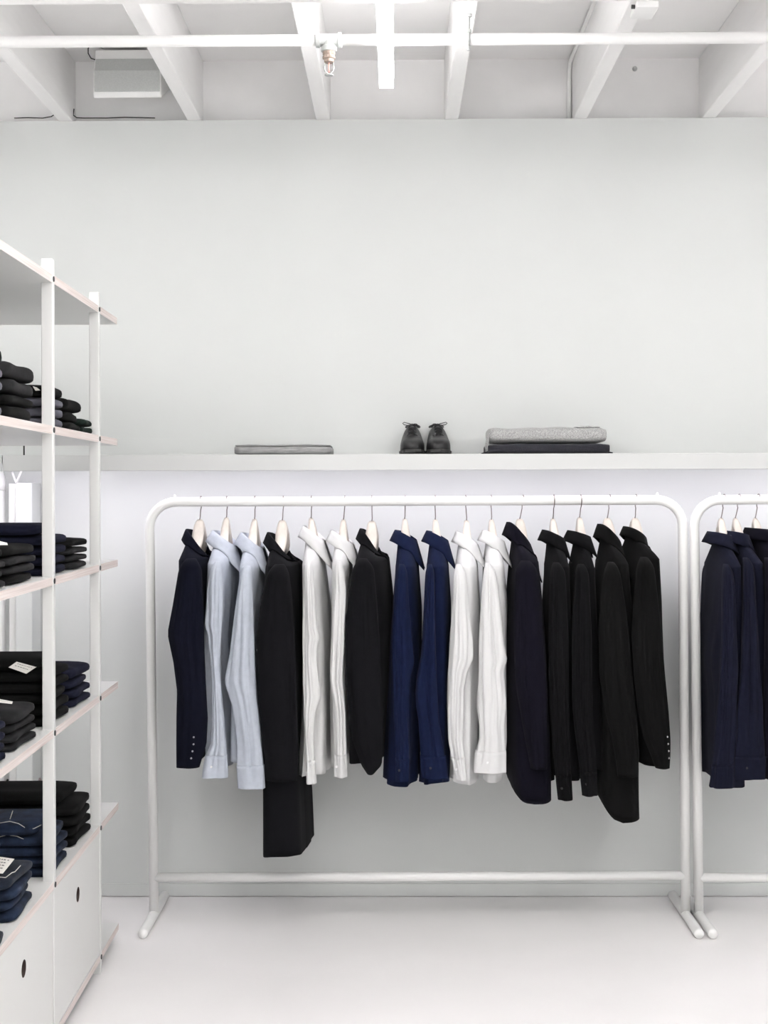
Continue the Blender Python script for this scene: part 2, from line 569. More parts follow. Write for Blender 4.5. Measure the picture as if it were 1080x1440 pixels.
        # cuff
        if kind == 'shirt':
            nb = 7
            zr = rr[-nb:]
            cr = []
            for j, r_ in enumerate(zr):
                c = sum(r_, Vector()) / NS
                fx = 1.05
                cr.append([Vector((c.x + (p.x - c.x) * fx, c.y + (p.y - c.y) * 1.08, p.z)) for p in r_])
            lo = [Vector((p.x, p.y, p.z - 0.003)) for p in cr[-1]]
            cf = [inset(cr[0], 0.94, -0.001)] + cr + [lo, inset(lo, 0.88, 0.001), inset(lo, 0.84, 0.04)]
            co = mesh('cuff', *loft(cf), m, e, smooth=True)
            if near:
                p = cr[nb // 2][int(NS * 0.25)]
                c = sum(cr[nb // 2], Vector()) / NS
                bx = c.x + (p.x - c.x) + g.get('bx', -0.012)
                b_ = mesh('cuff_button', *disc((bx, p.y + 0.0005, p.z), (0, 1, 0), 0.0040, 0.004), M[g.get('btn', 'btnw')], e)
        elif near and g.get('btns', True) and suit:
            for q in range(4):
                r_ = rr[-4 - 2 * q]
                p = r_[int(NS * g.get('bpos', 0.3))]
                mesh('sleeve_button', *disc((p.x, p.y, p.z), (0.0, 1, 0), 0.0030, 0.004), M[g.get('btn', 'btnl')], e)

    sleeve(g['sleeve'], True)
    ls = g['sleeve']
    mid = [(y, (a + b) / 2, (b - a) / 2) for y, a, b in ls]
    # far sleeve: same lengths, straighter
    x_off = (at(g['hx'], 760, YG + 0.2).x - at(g['hx'], 760, YN).x)
    xm = sum((body[i][1] + body[i][2]) / 2 for i in range(len(body))) / len(body)
    far = []
    for y, c, hw in mid:
        far.append((y, xm + (c - xm) * 0.15 - hw * 0.6, xm + (c - xm) * 0.15 + hw * 0.6))
    sleeve(far, False)

    # ---- collar
    zc = at(540, yct, YG).z
    xcl = at(g['col'][0], yct, YG).x
    xcr = at(g['col'][1], yct, YG).x
    cx, rt = (xcl + xcr) / 2, max(0.03, (xcr - xcl) / 2)
    ru = 0.064
    lb = g.get('lb', 0.036); lf = g.get('lf', 0.10); fl = g.get('fl', 0.016) + 0.012; dropf = g.get('dropf', 0.045)
    NA, NB = 41, 9
    V = []
    a0 = math.radians(g.get('open', 16))
    grid = []
    for i in range(NA):
        al = a0 + (2 * PI - 2 * a0) * i / (NA - 1)
        fr = (1 + math.cos(al)) / 2
        ztp = zc - dropf * fr ** 1.3
        leaf = lb + (lf - lb) * fr ** 2.0
        row = []
        # inner stand
        for q in (1.0, 0.5):
            rr_ = 0.95
            t = rt * rr_ * math.cos(al); u = ru * rr_ * math.sin(al)
            row.append((t, u, ztp - 0.036 * q))
        row.append((rt * math.cos(al), ru * math.sin(al), ztp))
        for q in (0.08, 0.35, 0.7, 1.0):
            ff = fl * (0.25 + 0.75 * q)
            t = (rt + ff) * math.cos(al) + g.get('fwd', 0.02) * fr ** 2 * q
            u = (ru + ff * 1.1 + g.get('spread', 0.012) * fr * q) * math.sin(al)
            if fr > 0.75:
                u += math.copysign(g.get('point', 0.02) * (fr - 0.75) / 0.25 * q, math.sin(al))
            row.append((t, u, ztp - leaf * q + 0.004 * (1 - q)))
        for k_ in range(2, len(row)):
            t, u, z = row[k_]
            for (zz_, xc_, a_, b_, n_, s_) in top:
                tt = t + (cx - xc_) / ct
                if abs(tt / a_) ** n_ + abs(u / b_) ** n_ <= 1.0:
                    dip = dropf * max(0, (1 + tt / a_) / 2) ** 1.3 * (1 - s_) ** 1.5
                    z = max(z, zz_ - dip + 0.005)
                    break
            row[k_] = (t, u, z)
        grid.append([Vector((cx + t * ct - u * sn, YG - u * ct - t * sn, z)) for t, u, z in row])
    Vv, Fc = loft(grid, closed=False)
    co = mesh('collar', Vv, Fc, m, e, smooth=True)
    s = co.modifiers.new('thick', 'SOLIDIFY'); s.thickness = 0.003 if not suit else 0.0045; s.offset = 0

    # ---- front edge band down the body (shirt placket / jacket front edge)
    prow = []
    for i in range(10, len(zq)):
        r_ = rings[i + 2]
        p = r_[0]
        q0, q1 = r_[2], r_[-2]
        dx = Vector((0.0022 * ct, -0.0022 * sn, 0))
        prow.append([q0 * 0.5 + p * 0.5 + dx * .2, q0 * 0.4 + p * 0.6 + dx, q1 * 0.4 + p * 0.6 + dx, q1 * 0.5 + p * 0.5 + dx * .2])
    pl = mesh('placket' if kind == 'shirt' else 'front_edge', *loft(prow, closed=False), m, e, smooth=True)

    # ---- hanger
    hx = g['hx']
    head = at(g.get('hnx', hx), g.get('hy', 730), YG)
    bar = at(hx, 705, YG)
    hz = empty('clothes_hanger', head - Vector((0, 0, 0.18)), 'pale wooden hanger with steel hook, holding the ' + g['short'], 'hanger', 'wooden hangers')
    wide = 1.5 if suit else 1.0
    rings = []
    us = np.linspace(-0.15, 0.15, 31)
    zmin = 0
    for u in us:
        zt_ = -(0.066 * (1 - math.exp(-(u / 0.034) ** 2)) + 0.60 * abs(u))
        hgt = 0.036 - 0.012 * abs(u) / 0.15
        tk = min((0.0095 + 0.009 * min(1, abs(u) / 0.04)) * wide, 0.021)
        tk = min(tk, 0.021 - 0.013 * min(1, max(0, abs(u) - 0.038) / 0.03))
        sec = []
        for q in range(10):
            an = 2 * PI * q / 10
            c, s_ = math.cos(an), math.sin(an)
            sec.append((tk * math.copysign(abs(c) ** 0.7, c), zt_ - hgt / 2 + hgt / 2 * math.copysign(abs(s_) ** 0.7, s_)))
        bow = 0.004 * (u / 0.15) ** 2
        hcx = head.x + (top[2][1] - head.x) * min(1, abs(u) / 0.05)
        rings.append([Vector((hcx + (t + bow) * ct - u * sn, YG - u * ct - (t + bow) * sn, head.z + z)) for t, z in sec])
    mesh('hanger_body', *loft(rings, True, True, True), M['wood'], hz, smooth=True)
    back = g.get('hook', 1)            # +1: the wire passes behind the rail
    zbr = RA[0].z + (bar.x - RA[0].x) / (RA[1].x - RA[0].x) * (RA[1].z - RA[0].z)
    if bar.x > RC[0].x: zbr = RC[0].z
    cR = RB + 0.0022
    pts = [Vector((head.x, YG, head.z - 0.02)), Vector((head.x, YG, head.z)), Vector((head.x * .9 + bar.x * .1 + 0.001, YG, head.z + 0.008))]
    for q in range(0, 15):
        an = -PI / 2 + 0.15 + q / 14 * (PI * 1.22)
        r_ = cR + 0.006 * (1 - q / 14)
        zz = zbr + r_ * math.sin(an) + (0.0 if q > 6 else -0.003 * (1 - q / 6))
        pts.append(Vector((bar.x + (head.x - bar.x) * max(0, (0.35 - q * 0.05)), YG + back * r_ * math.cos(an), zz)))
    mesh('hook', *tube(pts, 0.0017, 7), M['chrome'], hz, smooth=True)


G = []


def add(**k): G.append(k)


add(kind='suit', name='suit_jacket', cat='jacket', mat='navy_suiting', label='midnight-navy suit jacket hanging next to the rack\'s free upright', short='midnight-navy suit jacket beside the free upright',
    hx=282.5, hnx=281, hy=730, th=5, ct=744, nk=755, sh=789, hem=1072, col=(265, 292), lf=.16, dropf=.085, fwd=.012, lb=.034, fl=.008, point=.0, bpos=.22,
    sleeve=[(786, 256, 279), (800, 252, 284), (850, 244, 287), (885, 237.5, 288), (895, 237.5, 288), (930, 245, 289), (970, 250, 291), (1010, 249, 293), (1045, 248.5, 291), (1078, 248.5, 281)],
    body=[(750, 266, 292), (790, 261, 301), (850, 262, 302), (950, 262, 300), (1072, 262, 296)])
add(kind='shirt', name='dress_shirt', cat='shirt', mat='pale_blue_cotton', label='pale blue shirt with narrow sleeve, hanging beside the midnight-navy jacket', short='pale blue shirt beside the midnight-navy jacket',
    hx=319, hnx=318.5, hy=727, th=4, ct=746, nk=757, sh=794, hem=1082, col=(303, 331), lf=.115, dropf=.05, fl=.02, btn='btnw',
    sleeve=[(790, 299, 310), (800, 296, 312), (830, 291, 314), (858, 290, 314), (878, 288, 313), (892, 293, 312), (930, 297, 310), (960, 299, 311), (1006, 299, 315), (1046, 296, 318), (1062, 289, 319), (1092, 284.5, 320)],
    body=[(752, 304, 330), (795, 300, 332), (850, 298, 330), (900, 293, 325), (960, 291, 328), (1040, 296, 331), (1082, 298, 332)])
add(kind='shirt', name='dress_shirt', cat='shirt', mat='pale_blue_cotton', label='pale blue shirt with wide buttoned cuff, hanging against the longest black coat', short='pale blue shirt against the longest black coat',
    hx=358.5, hnx=358, hy=729, th=4, ct=749, nk=760, sh=799, hem=1076, col=(343, 367), lf=.12, dropf=.05, fl=.02, btn='btnw',
    sleeve=[(796, 341, 353), (806, 338, 354), (840, 333, 356), (870, 329, 357), (920, 323, 359), (953, 316.5, 360), (962, 317, 361), (990, 326, 363), (1020, 331, 366), (1050, 333, 369), (1078, 333.5, 371), (1107, 335, 372)],
    body=[(755, 345, 368), (800, 344, 372), (850, 343, 370), (900, 338, 365), (1000, 334, 365), (1076, 334, 366)])
add(kind='coat', name='long_coat', cat='coat', mat='charcoal_suiting', label='longest black coat, hanging well below all its neighbours', short='longest black coat',
    hx=398.5, hnx=397, hy=731, th=5, ct=749, nk=760, sh=798, hem=1207, col=(379, 408), lf=.17, dropf=.085, fwd=.012, lb=.034, fl=.008, point=.0, btns=False,
    sleeve=[(794, 381, 404), (806, 376, 407), (840, 368, 411), (880, 363, 414), (910, 360.5, 416), (950, 361, 417), (985, 363, 418), (1010, 366, 419), (1050, 370, 420), (1080, 373, 420), (1097, 375, 418)],
    body=[(755, 383, 409), (800, 380, 423), (900, 370, 424), (1000, 374, 427), (1092, 379, 429), (1150, 379, 432), (1207, 379, 434)])
add(kind='shirt', name='dress_shirt', cat='shirt', mat='offwhite_cotton', label='off-white shirt hanging directly against the longest black coat', short='off-white shirt against the longest black coat',
    hx=438, hnx=437.5, hy=728, th=3, ct=740, nk=756, sh=796, hem=1094, col=(430, 453), lf=.11, dropf=.045, fl=.012,
    sleeve=[(790, 429, 439), (805, 427, 441), (850, 426, 444), (880, 425.5, 446), (896, 425.5, 451), (908, 425.5, 447), (930, 426, 446), (960, 426, 449), (978, 427, 451), (1003, 427, 444), (1040, 429, 441), (1072, 431, 443), (1100, 431, 445)],
    body=[(752, 431, 453), (797, 429, 455), (850, 429, 461), (900, 430, 465), (1000, 430, 466), (1060, 427, 465), (1094, 424, 464)])
add(kind='shirt', name='dress_shirt', cat='shirt', mat='offwhite_cotton', label='off-white shirt hanging directly against the charcoal suit jacket', short='off-white shirt against the charcoal suit jacket',
    hx=485, hnx=483, hy=730, th=3, ct=746, nk=758, sh=796, hem=1084, col=(469, 494), lf=.11, dropf=.045, fl=.014,
    sleeve=[(790, 471, 481), (805, 470, 485), (830, 469.5, 487), (900, 466, 485), (935, 464, 483), (955, 464, 482), (975, 467, 484), (1000, 470, 486), (1050, 470.5, 487), (1091, 470, 488)],
    body=[(752, 472, 494), (797, 470, 494), (850, 470, 493), (1000, 470, 491), (1084, 472, 493)])
add(kind='suit', name='suit_jacket', cat='jacket', mat='charcoal_suiting', label='charcoal suit jacket hanging between an off-white shirt and a navy shirt', short='charcoal suit jacket between off-white and navy shirts',
    hx=523, hnx=523, hy=732, th=5, ct=744, nk=755, sh=790, hem=1074, col=(509, 534), lf=.17, dropf=.085, fwd=.012, lb=.034, fl=.008, point=.0, btn='btnl', btns=False,
    sleeve=[(786, 501, 520), (798, 496, 526), (830, 491, 529), (870, 487, 532), (900, 486, 534), (950, 487, 536), (1000, 490, 538), (1040, 496, 539), (1075, 508, 537), (1087, 516, 526)],
    body=[(750, 511, 534), (792, 503, 546), (850, 497, 552), (950, 494, 551), (1074, 496, 543)])
add(kind='shirt', name='dress_shirt', cat='shirt', mat='navy_cotton', label='navy blue shirt hanging beside the charcoal suit jacket', short='navy blue shirt beside the charcoal suit jacket',
    hx=570, hnx=569, hy=729, th=2.5, ct=746, nk=759, sh=799, hem=1106, col=(559, 582), lf=.11, dropf=.03, fl=.014, fwd=.012, btn='lace',
    sleeve=[(794, 559, 571), (805, 557, 573), (850, 554, 575), (900, 551, 580), (930, 551, 583), (950, 552, 578), (1000, 553, 575), (1050, 556, 576), (1097, 557, 576)],
    body=[(754, 560, 583), (800, 557, 588), (860, 553, 593), (950, 549, 593), (1050, 545, 590), (1106, 543, 588)])
add(kind='shirt', name='dress_shirt', cat='shirt', mat='navy_cotton', label='navy blue shirt hanging beside a white shirt', short='navy blue shirt beside a white shirt',
    hx=612, hnx=612, hy=730, th=1.5, ct=747, nk=760, sh=799, hem=1106, col=(604, 626), lf=.11, dropf=.03, fl=.014, fwd=.012, btn='lace',
    sleeve=[(794, 600, 610), (805, 598, 611), (870, 595, 612), (920, 592, 613), (950, 586, 614), (972, 584, 615), (990, 584.5, 616), (1010, 588, 617), (1040, 590, 622), (1075, 592, 628), (1093, 594, 629)],
    body=[(754, 605, 626), (800, 600, 630), (850, 597, 634), (950, 594, 632), (1050, 594, 631), (1106, 592, 629)])
add(kind='shirt', name='dress_shirt', cat='shirt', mat='white_cotton', label='bright white shirt hanging beside a navy blue shirt', short='bright white shirt beside a navy shirt',
    hx=655, hnx=656, hy=731, th=2.5, ct=748, nk=760, sh=799, hem=1104, col=(645, 668), lf=.10, dropf=.04, fl=.012,
    sleeve=[(794, 640, 651), (805, 638, 655), (860, 635, 660), (900, 633, 665), (925, 631, 666), (945, 630, 656), (970, 630, 652), (1000, 629, 652), (1040, 630, 651), (1062, 634, 653), (1095, 642, 656)],
    body=[(754, 646, 668), (800, 640, 671), (870, 636, 675), (950, 634, 673), (1050, 632, 671), (1104, 633, 670)])
add(kind='shirt', name='dress_shirt', cat='shirt', mat='white_cotton', label='bright white shirt with wide square cuff, hanging beside the midnight coat', short='bright white shirt beside the midnight coat',
    hx=691, hnx=691, hy=730, th=0.5, ct=746, nk=759, sh=797, hem=1100, col=(683, 704), lf=.10, dropf=.035, fl=.012, fwd=.012,
    sleeve=[(792, 682, 691), (803, 680, 697), (850, 676, 703), (900, 673, 708), (928, 673, 713), (943, 673, 708), (975, 672, 711), (992, 672, 712), (1020, 674, 709), (1040, 674, 710), (1058, 670, 711), (1085, 667, 711)],
    body=[(754, 684, 704), (797, 680, 707), (850, 679, 712), (950, 677, 709), (1050, 677, 709), (1100, 673, 703)])
add(kind='coat', name='wool_coat', cat='coat', mat='midnight_wool_cloth', label='midnight wool coat with tall turned-up collar, beside a white shirt', short='midnight wool coat with turned-up collar',
    hx=736, hnx=731, hy=729, th=-1, ct=735, nk=752, sh=793, hem=1129, col=(716, 742), lf=.14, dropf=.075, fwd=.025, lb=.045, fl=.012, point=.0, btns=False, round=.02,
    sleeve=[(789, 729, 750), (800, 724, 755), (850, 722, 760), (900, 722, 765), (960, 724, 768), (1000, 731, 769), (1040, 738, 770), (1080, 746, 769)],
    body=[(748, 720, 744), (795, 718, 754), (850, 714, 759), (900, 709, 763), (1000, 711, 766), (1085, 712, 768), (1129, 717, 768)])
add(kind='shirt', name='dress_shirt', cat='shirt', mat='black_cotton', label='black shirt hanging beside the midnight wool coat', short='black shirt beside the midnight wool coat',
    hx=779, hnx=777.5, hy=729, th=-1.5, ct=746, nk=759, sh=800, hem=1098, col=(767, 789), lf=.085, dropf=.03, fl=.012, fwd=.005, btn='lace', hook=-1,
    sleeve=[(792, 776, 791), (803, 774, 795), (850, 772, 797), (900, 771, 799), (1000, 773, 800), (1070, 779, 802), (1123, 785, 805)],
    body=[(754, 769, 790), (800, 770, 795), (850, 767, 797), (950, 766, 802), (1050, 769, 809), (1098, 770, 812)])
add(kind='shirt', name='dress_shirt', cat='shirt', mat='black_cotton', label='black shirt hanging directly against the black rounded-hem coat', short='black shirt against the rounded-hem coat',
    hx=817, hnx=815, hy=727, th=-2, ct=747, nk=760, sh=802, hem=1086, col=(803, 825), lf=.08, dropf=.02, fl=.014, fwd=.004, btn='lace', hook=-1,
    sleeve=[(794, 811, 826), (805, 809, 828), (850, 806, 830), (900, 804, 832), (980, 804, 832), (1020, 807, 834), (1080, 815, 838), (1117, 819, 840)],
    body=[(755, 807, 826), (800, 806, 829), (870, 802, 832), (950, 802, 834), (1050, 804, 838), (1086, 806, 838)])
add(kind='coat', name='wool_coat', cat='coat', mat='black_wool_cloth', label='black wool coat with rounded hem reaching below the black shirts', short='black rounded-hem wool coat',
    hx=858, hnx=854, hy=728, th=-2, ct=738, nk=754, sh=796, hem=1157, col=(844, 868), lf=.17, dropf=.06, fwd=.03, lb=.045, fl=.010, point=.0, btns=False, round=.075,
    sleeve=[(791, 853, 868), (803, 849, 871), (840, 844, 877), (880, 841, 882), (950, 842, 888), (1000, 850, 893), (1030, 858, 896), (1060, 864, 898), (1091, 868, 896)],
    body=[(750, 845, 868), (797, 845, 875), (870, 835, 882), (950, 836, 886), (1050, 834, 887), (1120, 831, 887), (1157, 832, 888)])
add(kind='suit', name='suit_jacket', cat='jacket', mat='black_wool_cloth', label='black suit jacket with pale sleeve buttons, hanging last beside the two joined uprights', short='black suit jacket beside the joined uprights',
    hx=895, hnx=893, hy=728, th=-6, ct=742, nk=753, sh=788, hem=1081, col=(881, 904), lf=.13, dropf=.04, fwd=.006, lb=.028, fl=.006, point=.0, bpos=.12,
    sleeve=[(784, 899, 915), (796, 895, 919), (850, 890, 925), (890, 887, 929), (950, 890, 934), (1000, 896, 939), (1040, 905, 942), (1060, 914, 942), (1079, 921, 941)],
    body=[(748, 882, 903), (790, 883, 913), (850, 879, 917), (950, 880, 919), (1050, 886, 917), (1081, 890, 915)])
# second rack
add(kind='shirt', name='dress_shirt', cat='shirt', mat='ink_cotton', label='ink-blue shirt hanging first on the second rack, beside its upright', short='first ink-blue shirt on the second rack',
    hx=1019, hnx=1014, hy=728, th=-2, ct=749, nk=762, sh=800, hem=1109, col=(1001, 1023), lf=.07, dropf=.015, fl=.016, fwd=.002, btn='lace',
    sleeve=[(794, 1018, 1029), (805, 1016, 1031), (850, 1015, 1034), (900, 1014, 1035), (940, 1012, 1035), (990, 1008, 1034), (1040, 1004, 1034), (1080, 1001, 1033), (1106, 999, 1032)],
    body=[(757, 1005, 1023), (800, 1003, 1029), (860, 998, 1032), (935, 988, 1033), (985, 994, 1033), (1060, 993, 1030), (1109, 996, 1030)])
add(kind='shirt', name='dress_shirt', cat='shirt', mat='ink_cotton', label='ink-blue shirt hanging second on the second rack', short='second ink-blue shirt on the second rack',
    hx=1040, hnx=1034, hy=728, th=-3, ct=748, nk=760, sh=795, hem=1100, col=(1024, 1047), lf=.07, dropf=.015, fl=.012, fwd=.002, btn='lace',
    sleeve=[(785, 1046, 1057), (797, 1046, 1060), (850, 1045, 1063), (900, 1043, 1066), (950, 1040, 1068), (1000, 1036, 1071), (1050, 1033, 1073), (1094, 1032, 1074)],
    body=[(755, 1028, 1047), (795, 1030, 1057), (860, 1032, 1063), (935, 1034, 1066), (1060, 1034, 1070), (1100, 1034, 1068)])
add(kind='shirt', name='dress_shirt', cat='shirt', mat='midnight_wool_cloth', label='black-blue shirt with standing collar, hanging third on the second rack', short='third garment on the second rack',
    hx=1067, hnx=1062, hy=728, th=-4, ct=744, nk=757, sh=795, hem=1102, col=(1053, 1075), lf=.05, dropf=.005, fl=.006, fwd=.0, btn='lace',
    sleeve=[(785, 1076, 1088), (797, 1076, 1092), (850, 1076, 1096), (900, 1075, 1099), (950, 1074, 1102), (1000, 1074, 1104), (1050, 1076, 1106), (1094, 1078, 1108)],
    body=[(752, 1055, 1075), (795, 1058, 1086), (860, 1062, 1094), (935, 1064, 1098), (1060, 1066, 1100), (1102, 1068, 1100)])
add(kind='shirt', name='dress_shirt', cat='shirt', mat='green_grey_knit', label='dark green-grey shirt barely showing behind the third garment of the second rack', short='fourth garment on the second rack',
    hx=1092, hnx=1087, hy=728, th=-4, ct=746, nk=759, sh=797, hem=1102, col=(1078, 1100), lf=.07, dropf=.015, fl=.012, fwd=.0, btn='lace',
    sleeve=[(787, 1110, 1121), (799, 1110, 1125), (850, 1110, 1128), (950, 1108, 1132), (1050, 1110, 1136), (1094, 1110, 1138)],
    body=[(754, 1080, 1100), (797, 1084, 1110), (860, 1084, 1118), (1060, 1082, 1124), (1102, 1079, 1126)])
for i, g_ in enumerate(G):
    garment(g_, i)

# ================================================================ shelving unit
UD = 4.22
uxc = (141 - 540) / F * UD
udir = (525 - 540) / F


def c2w(xc, d):
    return Vector((xc * math.cos(YAW) - d * math.sin(YAW), xc * math.sin(YAW) + d * math.cos(YAW), 0))


ULOC = c2w(uxc, UD)
UROT = YAW - udir
UM = Matrix.Translation(ULOC) @ Matrix.Rotation(UROT, 4, 'Z')
unit = empty('shelving_unit', ULOC, 'tall white open shelving unit with pale plywood edges and cupboards below', 'shelving unit', rz=UROT)
SZ = [2.078, 1.675, 1.2725, 0.867, 0.463, 0.0616]
SD, TH = 0.44, 0.022
yN, yF = -1.95, 0.285
for z in SZ:
    V, Fc = box(-SD, 0, yN, yF, z - TH, z)
    fm = [1, 1, 1, 1, 0, 0]
    s = mesh('shelf_board', V, Fc, None, unit, world=False, mats=[M['lam'], M['ply']], fm=fm)
PY = [0.0, -0.604, -1.208, -1.812]
PW, PT = 0.030, 0.024
for y in PY:
    for xa in (-PW + 0.0012, -SD - 0.0012):
        p = mesh('post', *box(xa, xa + PW, y - PT, y, 0.0, SZ[0] + 0.042), M['lam'], unit, world=False)
        bevelled(p, 0.0015, 1)
    for z in SZ:
        mesh('bolt', *disc((0.0018, y - PT / 2, z - TH / 2), (1, 0, 0), 0.0075, 0.003, 12), M['dark'], unit, world=False)


def door(y0, y1, z0, z1, x0, x1):
    hy, hz, hr = (y0 + y1) / 2 - 0.01, 0.338, 0.0215
    n = 40
    angs = [2 * PI * k / n for k in range(n)]
    for yy, zz in ((y0, z0), (y0, z1), (y1, z0), (y1, z1)):
        angs.append(math.atan2(zz - hz, yy - hy) % (2 * PI))
    angs = sorted(set(angs))
    outer, inner = [], []
    for a in angs:
        c, s = math.cos(a), math.sin(a)
        t = min([(y1 - hy) / c if c > 1e-9 else 1e9, (y0 - hy) / c if c < -1e-9 else 1e9,
                 (z1 - hz) / s if s > 1e-9 else 1e9, (z0 - hz) / s if s < -1e-9 else 1e9])
        outer.append((hy + c * t, hz + s * t)); inner.append((hy + c * hr, hz + s * hr))
    rings = [[(x1, *p) for p in inner], [(x1, *p) for p in outer], [(x0, *p) for p in outer], [(x0, *p) for p in inner], [(x1, *p) for p in inner]]
    V, Fc = loft(rings)
    return V, Fc, [1 if i >= 3 * len(angs) else 0 for i in range(len(Fc))]


for a, b in ((PY[1], PY[0] - PT), (PY[2], PY[1] - PT), (PY[3], PY[2] - PT)):
    V, Fc, fm = door(a + 0.002, b - 0.002, SZ[5] + 0.002, SZ[4] - TH - 0.003, -0.018, -0.002)
    mesh('door', V, Fc, None, unit, world=False, mats=[M['lam'], M['hole_rim_shade']], fm=fm)
for a, b in ((PY[1], PY[0] - PT), (PY[2], PY[1] - PT), (PY[3], PY[2] - PT)):
    mesh('hole_shade_disc', *disc((-0.0215, (a + b) / 2 - 0.01, 0.338), (1, 0, 0), 0.026, 0.006, 24), M['hole_rim_shade'], unit, world=False)  # disc added behind each hole, its brown standing for the shade inside
mesh('cupboard_back', *box(-SD + 0.02, -SD + 0.032, PY[3], PY[0] - PT, SZ[5], SZ[4] - TH), M['lam'], unit, world=False)
for y in PY:
    mesh('cupboard_side', *box(-SD + 0.033, -PW, y - PT + 0.004, y - 0.008, SZ[5], SZ[4] - TH), M['lam'], unit, world=False)
mesh('plinth', *box(-SD + 0.04, -0.03, yN + 0.02, yF - 0.03, 0.0, SZ[5] - TH), M['dark'], unit, world=False)

# ---- folded clothes, every piece a thing of its own
def folded(lv, y0, y1, z, h, length, setx, m, name, cat, label, seed, group, sag=0.0):
    rnd = random.Random(seed)
    NY, NPR = 14, 22
    rings = []
    ph = [rnd.uniform(0, 6.28) for _ in range(5)]
    yc = (y0 + y1) / 2
    for i in range(NY + 1):
        f = i / NY
        y = y0 + (y1 - y0) * f
        edge = min(f, 1 - f)
        hh = h * (0.62 + 0.38 * min(1, (edge / 0.16)) ** 0.5)
        xr = setx + 0.004 * math.sin(5 * f + ph[0]) - 0.010 * max(0, 1 - edge / 0.10) ** 2
        ring = []
        for k in range(NPR):
            a = 2 * PI * k / NPR
            c, s = math.cos(a), math.sin(a)
            x = xr - length / 2 + length / 2 * math.copysign(abs(c) ** 0.22, c)
            # both folded ends bulge in a half round
            zz = hh / 2 * math.copysign(abs(s) ** 0.45, s)
            dz = 0.0
            if s > 0: dz = 0.0015 * math.sin(9 * f + x * 25 + ph[2]) - sag * max(0, (xr - x) / length - 0.5)
            ring.append((x, y, z + hh / 2 + zz * (1.0) + (dz if s > 0 else 0)))
        rings.append(ring)
    V, Fc = loft(rings, True, True, True)
    loc = UM @ Vector((setx - length / 2, yc, z))
    # rounded fold profile at the aisle end
    V = [(x, y, zz) for x, y, zz in V]
    e_loc = Vector((setx - length / 2, yc, z))
    me = mesh(name, [Vector(v) - e_loc for v in V], Fc, m, None, smooth=True)
    me.location = loc
    me.rotation_euler = (0, 0, UROT)
    PM[me.name] = Matrix.Translation(loc) @ Matrix.Rotation(UROT, 4, 'Z')
    return setp(me, label, cat, group)


def dl(d): return d - UD


ORD = ['bottom', 'second', 'third', 'fourth', 'fifth', 'sixth', 'seventh']
LV = ['highest stocked shelf', 'second stocked shelf', 'third stocked shelf', 'cupboard top']
# level, D near, D far, stack word, [(material, colour word, height, setback, length)...] from the bottom up
ST = [
    (1, 3.02, 3.18, 'grey-blue stack', [('f_slate', 'grey-blue', .029)] * 4 + [('f_black', 'black', .046)], 'sweater'),
    (1, 3.22, 3.47, 'black stack beside the post', [('f_black', 'black', .036), ('f_black', 'black', .026), ('f_darkgrey', 'charcoal', .036), ('f_darkgrey', 'charcoal', .042)], 'sweater'),
    (1, 3.625, 3.79, 'grey-blue and black stack', [('f_slate', 'grey-blue', .027)] * 3 + [('f_black', 'black', .033)], 'sweater'),
    (1, 3.82, 4.03, 'black stack by the wall end', [('f_black', 'black', .025), ('f_black', 'black', .03), ('f_black', 'black', .038)], 'sweater'),
    (1, 4.045, 4.188, 'low dark green stack', [('f_green', 'dark green', .022), ('f_green', 'dark green', .022)], 'sweater'),
    (2, 3.02, 3.21, 'outermost charcoal stack', [('f_darkgrey', 'charcoal', .023)] * 3 + [('f_black', 'black', .026)], 'trousers'),
    (2, 3.25, 3.49, 'black stack beside the post', [('f_black', 'black', .024), ('f_darkgrey', 'charcoal', .022), ('f_darkgrey', 'charcoal', .022), ('f_black', 'black', .026)], 'trousers'),
    (2, 3.625, 3.83, 'tall navy stack', [('f_navy', 'navy', .027)] * 4 + [('f_navy', 'navy', .03)], 'trousers'),
    (2, 3.90, 4.11, 'black stack by the wall end', [('f_darkgrey', 'charcoal', .021)] * 3 + [('f_black', 'black', .026)], 'trousers'),
    (3, 3.02, 3.20, 'navy stack beside the charcoal one', [('f_navy', 'navy', .024)] * 4, 'trousers'),
    (3, 3.27, 3.48, 'charcoal stack', [('f_darkgrey', 'charcoal', .022)] * 3 + [('f_darkgrey', 'charcoal', .03)], 'trousers'),
    (3, 3.625, 3.86, 'tallest black stack', [('f_black', 'black', .030)] * 6, 'trousers'),
    (3, 3.94, 4.15, 'navy stack by the wall end', [('f_navy', 'navy', .027)] * 3 + [('f_navy', 'navy', .034)], 'trousers'),
    (4, 3.022, 3.14, 'low denim stack', [('f_denimdark', 'dark denim', .028)], 'jeans'),
    (4, 3.24, 3.45, 'labelled blue denim stack', [('f_denim', 'blue denim', .026)] * 3 + [('f_denimdark', 'dark denim', .028)], 'jeans'),
    (4, 3.625, 3.84, 'tall blue denim stack', [('f_denim', 'blue denim', .028)] * 4 + [('f_denim', 'blue denim', .032)], 'jeans'),
    (4, 3.93, 4.15, 'black denim stack', [('f_black', 'black', .030)] * 3 + [('f_black', 'black', .033), ('f_black', 'black', .033)], 'jeans'),
]
seed = 0
TOPS = {}
